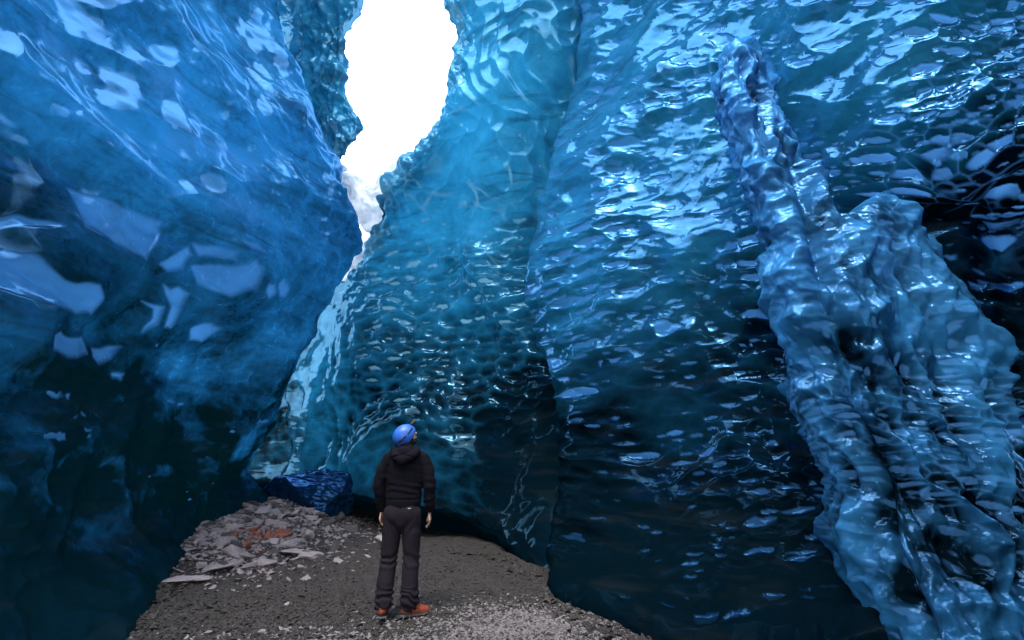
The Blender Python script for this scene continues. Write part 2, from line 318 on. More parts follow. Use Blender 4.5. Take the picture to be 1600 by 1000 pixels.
def dB(v, px, py, t):
    up = sm(420, 250, py)
    a, e, c = scallop(v, .38, .8, 51, wa=.45, sharp=1.8)       # tall runnels beside the opening
    b, e2, c2 = scallop(v, .5, .24, 52, wa=.3, sharp=2)
    k, e3, c3 = scallop(v, .26, .8, 57, wa=.25, sharp=2)
    left = sm(590, 520, px)*sm(440, 500, py)
    mid = sm(420, 330, py)*.4+sm(330, 420, py)
    big = fbm(v*.5, 13, 3)*.22
    d1, s1 = seg_dist(px, py, [(740, 395), (800, 500), (860, 600), (905, 690)])
    d2, s2 = seg_dist(px, py, [(540, 720), (600, 670), (640, 650)])
    d3, s3 = seg_dist(px, py, [(600, 470), (660, 440), (705, 395)])
    f = .30*np.exp(-(d1/26)**2)+.14*np.exp(-(d2/14)**2)+.12*np.exp(-(d3/10)**2)
    g, e4, _ = scallop(v, .2, .11, 58, wa=.1, sharp=2); tp = sm(.16, .02, e)*up*sm(-.2, .5, fbm(v*1.4, 66, 2)); tm = sm(.12, .02, e2)*(1-up)*(1-left)*sm(0, .5, fbm(v*1.2, 67, 2))*sm(600, 480, py)
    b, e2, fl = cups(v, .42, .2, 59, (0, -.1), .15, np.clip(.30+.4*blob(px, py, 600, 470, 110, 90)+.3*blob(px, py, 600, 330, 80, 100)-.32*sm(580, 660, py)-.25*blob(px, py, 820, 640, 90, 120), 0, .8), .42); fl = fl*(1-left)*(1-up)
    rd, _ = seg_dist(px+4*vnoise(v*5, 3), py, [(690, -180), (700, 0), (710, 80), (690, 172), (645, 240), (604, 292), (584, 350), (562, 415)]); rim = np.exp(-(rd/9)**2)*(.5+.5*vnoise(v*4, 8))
    EX['w'] = np.clip(rim+.75*tp*sm(-.3, .5, fbm(v*3, 68, 2))+.3*tm*sm(-.1, .6, fbm(v*4, 69, 2))+fl, 0, 1); EX['c'] = .22*(a-.45)*up+.42*(b-.4)*(1-up)*(1-.6*sm(620, 760, py))+.35*(k-.4)*left  # rim glow, bright ridge lines and glints painted on
    calm = 1-.75*sm(620, 700, py)*(1-left)
    return big-.07+.12*fbm(v*3.2, 71, 4)*np.exp(-(rd/26)**2)+(.13*a*up*(1-left)+.13*b*(1-up)*(1-left)*mid+.085*k*left)*calm+f+.03*fbm(v*1.6, 77, 3)+.022*g*(1-up)*calm
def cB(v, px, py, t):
    c = .10+.95*blob(px, py, 740, 110, 150, 210)+.5*blob(px, py, 610, 380, 100, 130)+.42*blob(px, py, 495, 570, 50, 140)+.12*blob(px, py, 560, 720, 100, 50)  # glow beside the sky hole and on the left wedge painted in
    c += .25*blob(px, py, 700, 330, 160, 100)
    c -= .22*blob(px, py, 860, 720, 100, 180, -15)-.16*blob(px, py, 790, 520, 110, 130)+.14*sm(700, 890, px)*sm(440, 680, py)-.10*np.exp(-(seg_dist(px, py, [(740, 380), (800, 490), (850, 590)])[0]/30)**2)  # lower right painted into shade, fold edge painted lit
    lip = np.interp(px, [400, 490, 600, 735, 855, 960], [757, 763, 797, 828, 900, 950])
    c = c*sm(0, -12, py-lip)*sm(-.1, .9, v[:, 2])-.05*sm(700, 800, px)*sm(600, 700, py)-.5*sm(-14, 0, py-lip)  # shade under the overhanging lip painted dark
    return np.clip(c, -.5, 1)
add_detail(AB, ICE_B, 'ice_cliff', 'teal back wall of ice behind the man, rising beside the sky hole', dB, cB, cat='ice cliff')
# strip on the far side, left of the opening
SW = []
for r in ([(380, -500, 12), (440, -500, 10), (520, -500, 9.2), (560, -500, 9.6), (530, -500, 11)],
          [(400, -180, 12), (440, -180, 10), (520, -180, 9.3), (565, -180, 9.6), (535, -180, 11)],
          [(400, 0, 12), (440, 0, 10), (515, 0, 9.4), (564, 0, 9.7), (535, 0, 11.4)],
          [(420, 60, 12), (460, 60, 10), (510, 60, 9.5), (545, 60, 9.8), (520, 60, 11.6)],
          [(430, 140, 12), (470, 140, 10), (515, 140, 9.6), (547, 140, 9.9), (520, 140, 11.8)],
          [(440, 200, 12), (480, 200, 10), (530, 200, 9.7), (568, 200, 10), (540, 200, 12)],
          [(440, 235, 12), (480, 240, 10), (515, 240, 9.8), (540, 243, 10), (520, 240, 12)],
          [(430, 275, 12), (460, 280, 10.2), (495, 285, 10), (515, 290, 10.3), (500, 290, 12)]):
    SW.append([P(*k) for k in r])
AS = patch(SW, [20, 30, 30, 40, 35, 25, 25], [14, 40, 30, 16])
def dS(v, px, py, t):
    a, e, c = scallop(v, .3, .8, 61, wa=.4, sharp=1.6)
    tp = sm(.14, .02, e)*sm(-.3, .5, fbm(v*1.6, 66, 2)); EX['w'] = np.clip(.9*tp+np.exp(-((px-np.interp(py, [0, 60, 140, 200, 240, 290], [560, 543, 545, 566, 538, 513]))/7)**2)*.6, 0, 1); EX['c'] = .25*(a-.4)  # rim glow and bright ridge lines painted on the lip
    return .15*a-.12+fbm(v*1.1, 5, 3)*.08+.09*fbm(v*3.2, 72, 4)
add_detail(AS, ICE_B, 'ice_cliff', 'narrow teal ice lip hanging along the left rim of the sky hole', dS,
           lambda v, px, py, t: np.clip(.75+.25*sm(500, 560, px)+0*py, 0, 1), cat='ice cliff')
# ------------------------------------------------------------------ right wall
RW = []
def Rrow(cols, back): RW.append([P(*k) for k in cols]+[W(*b) for b in back])
Rrow([(1040, -520, 10), (930, -520, 8.0), (945, -520, 6.8), (1080, -520, 5.8), (1230, -520, 4.9), (1420, -520, 4.1), (1600, -500, 3.6), (2000, -500, 2.6)], [(2.0, -1.6, 7.5), (1.8, -5, 7.2)])
Rrow([(1000, -180, 10), (905, -180, 8.4), (925, -180, 8.0), (1060, -180, 6.5), (1220, -180, 5.2), (1410, -180, 4.3), (1600, -180, 3.8), (2000, -180, 2.8)], [(3.4, -1.6, 5.6), (3.4, -5, 5.4)])
Rrow([(980, 0, 10), (905, 0, 8.7), (925, 0, 8.25), (1050, 0, 6.9), (1210, 0, 5.5), (1400, 0, 4.5), (1600, 0, 3.9), (2000, 0, 2.9)], [(4.2, -1.6, 4.6), (4.2, -5, 4.4)])
Rrow([(970, 120, 10), (900, 130, 8.9), (916, 130, 8.3), (1040, 120, 6.7), (1200, 120, 5.6), (1400, 120, 4.5), (1600, 120, 3.9), (2000, 150, 2.9)], [(4.5, -1.6, 4.0), (4.5, -5, 3.9)])
Rrow([(950, 240, 10), (862, 250, 8.8), (878, 250, 7.9), (1020, 240, 6.7), (1190, 240, 5.6), (1400, 240, 4.6), (1600, 240, 3.9), (2000, 280, 2.9)], [(4.5, -1.6, 3.4), (4.5, -5, 3.3)])
Rrow([(930, 340, 10), (834, 350, 8.6), (850, 350, 7.7), (1000, 340, 6.6), (1190, 340, 5.5), (1400, 330, 4.7), (1600, 320, 4.2), (2000, 380, 2.9)], [(4.4, -1.6, 3.0), (4.4, -5, 2.8)])
Rrow([(920, 450, 10), (826, 450, 8.4), (842, 450, 7.5), (990, 450, 6.4), (1190, 450, 5.4), (1400, 430, 4.6), (1600, 420, 4.0), (2000, 480, 2.9)], [(4.2, -1.6, 2.3), (4.2, -5, 2.2)])
Rrow([(920, 530, 9.6), (838, 530, 8.2), (854, 530, 7.3), (990, 540, 6.2), (1190, 540, 5.3), (1400, 530, 4.4), (1600, 520, 3.8), (2000, 600, 2.8)], [(4.0, -1.6, 1.8), (4.0, -5, 1.7)])
Rrow([(950, 620, 9.2), (872, 620, 7.9), (886, 620, 7.0), (1000, 630, 6.0), (1190, 640, 5.1), (1400, 640, 4.2), (1600, 640, 3.6), (2000, 720, 2.7)], [(3.8, -1.6, 1.2), (3.8, -5, 1.1)])
Rrow([(970, 720, 8.4), (890, 710, 7.4), (900, 710, 6.7), (1010, 730, 5.7), (1190, 750, 4.8), (1400, 760, 4.0), (1600, 760, 3.3), (2000, 860, 2.5)], [(3.5, -1.6, .7), (3.5, -5, .6)])
Rrow([(970, 850, 7), (880, 850, 6.4), (890, 850, 6.0), (1010, 870, 4.9), (1190, 890, 4.2), (1400, 900, 3.6), (1620, 900, 3.0), (2000, 1050, 2.3)], [(3.3, -1.6, .3), (3.3, -5, .3)])
Rrow([(1000, 980, 6), (880, 945, 5.6), (895, 950, 5.0), (1010, 995, 4.1), (1190, 1030, 3.5), (1400, 1060, 3.0), (1640, 1090, 2.6), (2050, 1300, 2.0)], [(3.0, -1.6, -.05), (3.0, -5, -.05)])
Rrow([(1020, 1000, 7), (920, 970, 6.6), (960, 980, 6.0), (1060, 1020, 5.0), (1230, 1060, 4.2), (1440, 1090, 3.6), (1680, 1120, 3.0), (2100, 1350, 2.3)], [(3.6, -1.6, -.4), (3.6, -5, -.4)])
AR = patch(RW, [30, 50, 70, 75, 65, 70, 55, 60, 60, 70, 60, 16], [14, 14, 85, 110, 120, 110, 60, 14, 8])
rl = [(85, 1135, 1190), (130, 1118, 1205), (200, 1138, 1235), (260, 1158, 1285), (310, 1178, 1400), (360, 1192, 1440), (430, 1190, 1505), (500, 1215, 1550), (570, 1245, 1590),
      (620, 1238, 1620), (680, 1275, 1650), (750, 1305, 1680), (830, 1308, 1700), (900, 1335, 1720), (1000, 1385, 1730), (1100, 1410, 1760)]
def behind_ridge(px, py, t):
    y = np.array([r[0] for r in rl], float); l = np.interp(py, y, [r[1] for r in rl]); r = np.interp(py, y, [r[2] for r in rl]); r = np.where(py < 370, np.minimum(r, 1262), r)
    return (py > 105) & (px > l+14) & (px < r-np.where(py < 370, 14, 45))
def dR(v, px, py, t):
    b, e2, c2 = scallop(v, .75, .4, 73, tilt=(.17, -.2), wa=.4, sharp=1.6)
    big = fbm(v*.5, 17, 3)*.16+fbm(v*np.array([.8, .8, 1.6]), 27, 3)*.06
    lay = .04*np.sin((v[:, 2]+.25*v[:, 1]-.1*v[:, 0])*9+3*fbm(v*.7, 8, 2))
    right = sm(1200, 1400, px)*sm(600, 400, py)
    hol = -.7*blob(px, py, 1545, 300, 150, 34, -14)-.6*blob(px, py, 1570, 470, 50, 110)-.5*blob(px, py, 1210, 520, 50, 45)-.6*blob(px, py, 1270, 700, 60, 60)-.15*blob(px, py, 1120, 480, 50, 60)
    hol = hol*(1+1.2*fbm(v*1.8, 44, 3))
    m = sm(-.5, .45, fbm(v*.9, 91, 3))
    hi = sm(480, 200, py)
    dens = .38+.42*hi+.35*blob(px, py, 900, 330, 110, 170)-.14*sm(640, 760, py)-.3*sm(880, 1000, px)*0-.35*blob(px, py, 880, 700, 80, 110)
    dens = dens*(.35+.9*m)*(1-.9*blob(px, py, 1540, 300, 150, 45, -14))
    T = (0, 0); tt = np.maximum(v[:, 1]*cp+(v[:, 2]-CAMZ)*sp, .5)
    vv = np.stack([5.8*v[:, 0]/(v[:, 1]+1.6), .12*v[:, 1], (v[:, 2]-CAMZ)*5.6/(.82*tt+1.0)-.10*v[:, 0]], -1)
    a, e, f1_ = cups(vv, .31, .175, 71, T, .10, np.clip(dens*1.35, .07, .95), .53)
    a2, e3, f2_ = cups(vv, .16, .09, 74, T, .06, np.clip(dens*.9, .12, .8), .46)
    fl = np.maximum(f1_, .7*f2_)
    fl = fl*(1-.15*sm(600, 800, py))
    EX['w'] = np.clip(fl+.35*sm(.10, .0, e)*m*hi, 0, 1); EX['c'] = (.42*(a-.42)*(.3+.7*m)+.15*(b-.4))*sm(760, 560, py)  # glints painted on, cups shaded through the tone
    return big+(.10*a+.025*a2)*(.3+.7*m)+.07*b*(1-.5*sm(720, 850, py))+lay*right+hol*.6-.02*fl

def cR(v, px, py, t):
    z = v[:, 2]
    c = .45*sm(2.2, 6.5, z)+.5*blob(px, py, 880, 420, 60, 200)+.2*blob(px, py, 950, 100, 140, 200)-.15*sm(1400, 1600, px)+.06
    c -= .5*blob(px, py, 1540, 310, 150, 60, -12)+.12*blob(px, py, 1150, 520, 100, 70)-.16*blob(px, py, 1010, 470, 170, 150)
    c -= .45*sm(680, 880, py)+.3*blob(px, py, 900, 740, 70, 120)-.07*sm(560, 500, py)  # shade painted into the hollow and the lower wall
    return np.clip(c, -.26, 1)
add_detail(AR, ICE_R, 'ice_cliff', 'dark scalloped ice wall on the right covered in cupped hollows with painted glints', dR, cR, cat='ice cliff', drop=behind_ridge)
# ------------------------------------------------------------------ melt ridge on the right wall
KW = []
kt = {85: 4.9, 130: 4.75, 200: 4.6, 260: 4.45, 310: 4.2, 360: 4.05, 430: 3.9, 500: 3.75, 570: 3.65, 620: 3.55, 680: 3.45, 750: 3.3, 830: 3.15, 900: 3.0, 1000: 2.75, 1100: 2.55}
KW.append([P(1150, 80, 5.6), P(1155, 76, 5.3), P(1162, 72, 5.15), P(1170, 74, 5.2), P(1178, 78, 5.4), P(1180, 80, 5.7)])
for y, l, r in rl:
    t = kt[y]; w = r-l
    KW.append([P(l+14, y, t+1.3), P(l, y, t+.45), P(l+w*.22, y, t-.05), P(l+w*.55, y, t-.12), P(l+w*.85, y, t+.02), P(r, y, t+.55), P(r-5, y, t+1.3)])
KW[0] = KW[0]+[P(1180, 82, 6.0)]
AK = patch(KW, [12, 22, 32, 28, 24, 24, 34, 34, 34, 24, 30, 34, 38, 34, 44, 30], [14, 50, 75, 70, 40, 14])
KD = np.array(P(1180, 120, 4.7))-np.array(P(1450, 900, 3.05)); KD /= np.linalg.norm(KD)
def along(v, st):
    a = v@KD; return v-(a*(1-1/st))[:, None]*KD
def dK(v, px, py, t):
    w1 = warp(v, .22, 1.6, 81)
    n1 = fbm(along(w1, 3.)*2.4, 82, 3); n2 = fbm(along(w1, 2.)*7, 86, 3)
    ridg = 1-np.abs(vnoise(along(warp(v, .18, 2, 87), 4.)*4., 88))*2.2
    a, e, c = scallop(v, .13, .085, 85, tilt=(.2, 0), wa=.2, sharp=1.8)
    m = sm(-.4, .5, fbm(v*1.6, 95, 2))
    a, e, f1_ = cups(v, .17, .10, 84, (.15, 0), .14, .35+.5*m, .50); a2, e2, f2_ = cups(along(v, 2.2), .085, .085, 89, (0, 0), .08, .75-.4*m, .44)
    EX['w'] = np.clip(np.maximum(f1_, .85*f2_)*(.68+.3*sm(520, 250, py))+.5*sm(.1, .0, e)*m+.55*sm(520, 250, py)*(.6+.7*n2), 0, 1); EX['c'] = .35*n2+.55*(a-.4)*m+.35*(ridg-.3)-.12*np.exp(-(seg_dist(px, py, [(1255, 300), (1290, 430), (1330, 600), (1370, 760), (1430, 950)])[0]/26)**2)  # glints and the brightness of the upper arm are painted
    d1, _ = seg_dist(px, py, [(1250, 250), (1265, 330), (1290, 420)])
    d2, _ = seg_dist(px, py, [(1270, 420), (1330, 600), (1380, 760), (1430, 950), (1450, 1100)])
    d3, _ = seg_dist(px, py, [(1185, 110), (1240, 220), (1290, 310)])
    d4, _ = seg_dist(px, py, [(1140, 130), (1200, 280), (1250, 380), (1265, 500)])
    d5, _ = seg_dist(px, py, [(1360, 320), (1440, 400), (1520, 520), (1590, 640)])
    d6, _ = seg_dist(px, py, [(1430, 520), (1500, 640), (1560, 800)])
    cut = np.exp(-(seg_dist(px, py, [(1335, 200), (1335, 290)])[0]/26)**2)
    hi_ = sm(170, 260, py); big_c = cups(v, .32, .3, 97, (0, 0), .2, .5, .4)[0]
    f = .09*big_c-.18*np.exp(-(d1/16)**2)-.09*np.exp(-(d2/22)**2)+.03*np.exp(-(d3/12)**2)*hi_+.04*np.exp(-(d4/14)**2)*hi_+.10*np.exp(-(d5/22)**2)-.10*np.exp(-(d6/26)**2)-.6*cut
    low = sm(350, 480, py)
    return f+.09*n1+.03*n2+.05*ridg+.05*a*(.3+.7*m)+.028*a2+.014*(1-2*np.abs(vnoise(along(v, 1.8)*13, 96)))-.06
add_detail(AK, ICE_K, 'ice_ridge', 'pale ridge of refrozen melt ice slanting down the right wall, with painted glints', dK,
           lambda v, px, py, t: np.clip(.62-.36*sm(450, 800, py)+.2*blob(px, py, 1530, 560, 60, 160, -25)+.15*np.exp(-((px-np.interp(py, [85, 300, 500, 1000], [1150, 1180, 1240, 1400]))/30)**2)+.2*blob(px, py, 1190, 170, 60, 120)+.15*blob(px, py, 1400, 380, 90, 70), 0, 1), cat='ice ridge')  # brightness painted into the upper arm, tone darker toward the foot
# ------------------------------------------------------------------ unseen roof added behind the camera to limit sky reflections
TW = []
for y, zz in ((-9, 6.0), (-5, 7.2), (-1.6, 8.2), (-.2, 8.6)):
    xl, xr = np.interp(y, [-9, -5, -1.6, 2.6], [-3.2, -3.2, -3.9, -6.2]), np.interp(y, [-9, -5, -1.6, 2.6], [3, 2.8, 3.2, 4.2])
    TW.append([(xl-1, y, zz-1.2), (xl, y, zz-.3), (xl*.5+xr*.5, y, zz+.5), (xr, y, zz-.3), (xr+1, y, zz-1.2)])
AT = patch(TW, [20, 20, 20], [10, 30, 30, 10])
add_detail(AT, ICE_R, 'unseen_ice_roof', None, lambda v, px, py, t: fbm(v*.8, 5, 3)*.3, lambda v, px, py, t: 0*px-.2, kind='structure')
# ------------------------------------------------------------------ dark block and snow
def snow_mat():
    m = NT('bright_snow'); co = m.n('ShaderNodeTexCoord').outputs['Object']; n = m.noise(co, 3.5, 5, .6, .8)
    c = m.mixc(m.n('ShaderNodeMapRange', {0: n, 1: .4, 2: .62}).outputs[0], (.035, .04, .055), (.15, .155, .16))
    bp = m.n('ShaderNodeBump', {'Height': n, 'Strength': .5, 'Distance': .1})
    a = m.n('ShaderNodeBsdfDiffuse', {'Color': (.75, .78, .82, 1), 'Normal': bp.outputs[0]}); t = m.n('ShaderNodeBsdfTranslucent', {'Color': c})
    m.t.links.new(m.n('ShaderNodeAddShader', {0: a.outputs[0], 1: t.outputs[0]}).outputs[0], m.out.inputs[0]); return m.m
SNOW = snow_mat()
def lump(name, c, sx, sy, sz, amp, fs, mat, seed, clar_shade, n=70, facet=False):
    th = np.linspace(.02, math.pi-.02, n); ph = np.linspace(0, 2*math.pi, 2*n)
    T, H = np.meshgrid(th, ph, indexing='ij'); u = np.stack([np.sin(T)*np.cos(H), np.sin(T)*np.sin(H), np.cos(T)], -1).reshape(-1, 3)
    r = 1+amp*fbm(u*fs, seed, 4)
    if facet:
        rs = np.random.RandomState(seed); N = rs.randn(26, 3); N /= np.linalg.norm(N, axis=1, keepdims=True); D = .62+.3*rs.rand(26)
        dd = u@N.T; r = np.min(np.where(dd > .15, D/np.maximum(dd, .15), 9), axis=1)+.03*fbm(u*6, seed, 3)
    v = u*r[:, None]*np.array([sx, sy, sz])+np.array(c)
    o = mesh_obj(name, v, grid_faces(n, 2*n), mat, attrs={'clarity_shade': np.full(len(v), clar_shade), 'painted_glint': np.zeros(len(v))}); return o
tag(lump('ice_block', P(484, 780, 9.8), 1.38, .5, .74, .1, 2, ICE_D, 12, .1, 90, True), 'dark blue faceted block of ice lying above the rubble mound', 'ice block')
def crust(name, rows, seed):
    A = patch([[P(*k) for k in r] for r in rows], [24]*(len(rows)-1), [20]*(len(rows[0])-1)); n = normals(A); sh = A.shape; v = A.reshape(-1, 3)
    h = .22*fbm(v*1.4, seed, 4)+.1*(1-np.abs(fbm(v*2.2, seed+4, 2)))
    return mesh_obj(name, v+n.reshape(-1, 3)*h[:, None], grid_faces(sh[0], sh[1]), SNOW)
tag(crust('snow_heap', [[(505, 262, 12.2), (535, 256, 11.8), (575, 285, 11.6), (612, 262, 11.8), (650, 235, 12.2)], [(505, 290, 11.9), (540, 290, 11.5), (575, 300, 11.3), (610, 285, 11.5), (650, 270, 12)],
     [(510, 325, 12), (545, 320, 11.5), (575, 325, 11.3), (605, 320, 11.6), (640, 310, 12)], [(520, 360, 12.4), (550, 355, 12), (575, 352, 11.8), (600, 350, 12), (630, 345, 12.4)]], 4), 'bright white snow heap lodged in the lower tip of the sky hole', 'snow heap')
tag(crust('snow_heap', [[(530, 366, 12.8), (550, 362, 12.6), (575, 366, 12.6), (600, 370, 12.8)], [(530, 400, 12.6), (550, 400, 12.4), (570, 400, 12.4), (590, 400, 12.6)],
     [(525, 450, 12.8), (545, 450, 12.6), (560, 450, 12.6), (580, 450, 12.8)]], 9), 'small snow clump in the narrow slit just under the larger heap', 'snow heap')
# ------------------------------------------------------------------ ground
def gh(x, y):
    p = np.stack([x, y, np.zeros_like(x)], -1)
    m = .62*np.exp(-(((x+4.9)/1.5)**2+((y-10.4)/2.0)**2))+.28*np.exp(-(((x+5.2)/1.3)**2+((y-7.6)/2.2)**2))
    h = m+fbm(p*.45, 3, 3)*.05+fbm(p*2.3, 6, 3)*.012+.012*fbm(p*9, 8, 3)
    return h-.25*sm(12, 20, y)*0
def spaced(a, b, n, far):
    core = np.linspace(a, b, n); k = np.geomspace(.05, far, 40)
    return np.concatenate([(a-k)[::-1], core, b+k])
gx = spaced(-6.5, 3.5, 420, 300); gy = spaced(2.5, 13, 460, 300)
X, Y = np.meshgrid(gx, gy); Z = gh(X.ravel(), Y.ravel())
def ground_mat():
    m = NT('volcanic_gravel'); co = m.n('ShaderNodeTexCoord').outputs['Object']
    n1 = m.noise(co, 2.2, 6, .65, .5); n2 = m.noise(co, 38, 5, .7); vo = m.n('ShaderNodeTexVoronoi', {'Vector': co, 'Scale': 46.}).outputs
    pale = m.n('ShaderNodeAttribute', attribute_name='pale').outputs['Fac']
    base = m.mixc(n2, (.017, .014, .013), (.046, .038, .035))
    base = m.mixc(m.math('MULTIPLY', n1, .6), base, (.035, .032, .032))
    pc = m.mixc(vo['Distance'], (.33, .29, .30), (.11, .095, .10))
    f = m.n('ShaderNodeMapRange', {0: m.math('ADD', pale, m.math('MULTIPLY', m.math('SUBTRACT', m.noise(co, 7, 5, .7), .5), 1.6)), 1: .42, 2: .75}).outputs[0]
    base = m.mixc(f, base, pc)
    hh = m.math('ADD', m.math('MULTIPLY', vo['Distance'], .8), n2)
    bp = m.n('ShaderNodeBump', {'Height': hh, 'Strength': .8, 'Distance': .02})
    pr = m.n('ShaderNodeBsdfPrincipled', {'Base Color': base, 'Roughness': .8, 'Normal': bp.outputs[0]})
    m.t.links.new(pr.outputs[0], m.out.inputs[0]); return m.m
gv = np.stack([X.ravel(), Y.ravel(), Z], -1); gpx, gpy, gt = proj(gv)
pale = .75*np.exp(-(((gv[:, 0]-.15)/.75)**2+((gv[:, 1]-4.9)/.55)**2))+.5*np.exp(-(((gv[:, 0]+.6)/.5)**2+((gv[:, 1]-4.2)/.5)**2))+.55*np.exp(-(((gv[:, 0]+5.0)/1.5)**2+((gv[:, 1]-8.6)/2.4)**2))
tag(mesh_obj('ground', gv, grid_faces(len(gy), len(gx)), ground_mat(), attrs={'pale': pale}), kind='structure')
# ------------------------------------------------------------------ figure helpers
def capsule(bm, a, b, ra, rb, sx=1., sy=1., n=18):
    a, b = Vector(a), Vector(b); d = (b-a)
    if d.length < 1e-6: d = Vector((0, 0, 1e-3))
    z = d.normalized(); x = Vector((1, 0, 0)) if abs(z.x) < .9 else Vector((0, 1, 0))
    x = (x-z*x.dot(z)).normalized(); y = z.cross(x); rings = []
    prof = [(-math.sin(R(k))*ra, math.cos(R(k))*ra, 0) for k in (80, 60, 35, 12)]+[(0, ra, .0), (0, (ra+rb)/2, .5), (0, rb, 1.)]+[(math.sin(R(k))*rb, math.cos(R(k))*rb, 1) for k in (12, 35, 60, 80)]
    for off, rr, f in prof:
        c = a+d*f+z*off
        rings.append([bm.verts.new(c+(x*math.cos(t)*sx+y*math.sin(t)*sy)*rr) for t in [2*math.pi*i/n for i in range(n)]])
    for r0, r1 in zip(rings[:-1], rings[1:]):
        for i in range(n): bm.faces.new((r0[i], r0[(i+1) % n], r1[(i+1) % n], r1[i]))
    bm.faces.new(rings[0][::-1]); bm.faces.new(rings[-1])
def ellipsoid(bm, c, r, M=None, n=20):
    ret = bmesh.ops.create_uvsphere(bm, u_segments=n, v_segments=n//2+2, radius=1.)
    m = Matrix.Translation(c) @ (M or Matrix.Identity(4)) @ Matrix.Diagonal((*r, 1))
    bmesh.ops.transform(bm, matrix=m, verts=ret['verts'])
def chain(bm, pts, sx=1., sy=1.):
    for (p0, r0), (p1, r1) in zip(pts[:-1], pts[1:]): capsule(bm, p0, p1, r0, r1, sx, sy)
def box(bm, c, s, M=None, bev=.0):
    ret = bmesh.ops.create_cube(bm, size=1.); m = Matrix.Translation(c) @ (M or Matrix.Identity(4)) @ Matrix.Diagonal((*s, 1))
    bmesh.ops.transform(bm, matrix=m, verts=ret['verts'])
def fuse(name, bm, voxel, mat, parent, smooth=4, disp=None):
    bmesh.ops.recalc_face_normals(bm, faces=bm.faces)
    me = bpy.data.meshes.new(name); bm.to_mesh(me); bm.free(); o = link(bpy.data.objects.new(name, me))
    r = o.modifiers.new('r', 'REMESH'); r.mode = 'VOXEL'; r.voxel_size = voxel
    s_ = o.modifiers.new('s', 'SMOOTH'); s_.factor = .5; s_.iterations = smooth
    bpy.context.view_layer.update()
    m2 = bpy.data.meshes.new_from_object(o.evaluated_get(bpy.context.evaluated_depsgraph_get()))
    o.modifiers.clear(); o.data = m2; bpy.data.meshes.remove(me); m2.name = name
    if disp:
        n = len(m2.vertices); co = np.empty(n*3, np.float32); m2.vertices.foreach_get('co', co); nn = np.empty(n*3, np.float32); m2.vertices.foreach_get('normal', nn)
        co = co.reshape(-1, 3).astype(float); nn = nn.reshape(-1, 3); co = co+nn*disp(co)[:, None]; m2.vertices.foreach_set('co', co.astype(np.float32).ravel()); m2.update()
    for p in m2.polygons: p.use_smooth = True
    m2.materials.clear(); m2.materials.append(mat); o.parent = parent
    return o
def plain(name, bm, mat, parent, smooth=True, bevel=0.):
    bmesh.ops.recalc_face_normals(bm, faces=bm.faces)
    if bevel: bmesh.ops.bevel(bm, geom=bm.edges[:], offset=bevel, segments=2, affect='EDGES')
    me = bpy.data.meshes.new(name); bm.to_mesh(me); bm.free()
    for p in me.polygons: p.use_smooth = smooth
    me.materials.append(mat); o = link(bpy.data.objects.new(name, me)); o.parent = parent
    return o
SKIN = simple_mat('skin', (.62, .38, .30), .5, 40, .08, .1)
JACK = simple_mat('black_fleece', (.0055, .005, .010), .95, 160, .35, .5, bdist=.002, spec=.15)
TROU = simple_mat('dark_trouser_cloth', (.020, .016, .023), .9, 220, .2, .4, bdist=.0015, spec=.15)
HELM = simple_mat('blue_helmet_shell', (.03, .15, .62), .4, 8, .04, .02)
BLK = simple_mat('black_webbing', (.012, .012, .014), .6, 90, .2, .2)
HAIR = simple_mat('dark_hair', (.03, .018, .012), .7, 140, .4, .6)
ORAN = simple_mat('orange_boot_leather', (.28, .05, .018), .7, 50, .15, .3)
GREY = simple_mat('grey_boot_rubber', (.09, .09, .095), .6, 60, .3, .3)
STEEL = simple_mat('steel_crampon', (.35, .35, .37), .4, 60, .2, .2, metallic=.9)
LAMP = simple_mat('lamp_plastic', (.5, .5, .5), .3, 30, .1, .1)
PX0, PY0 = -1.13, 5.08
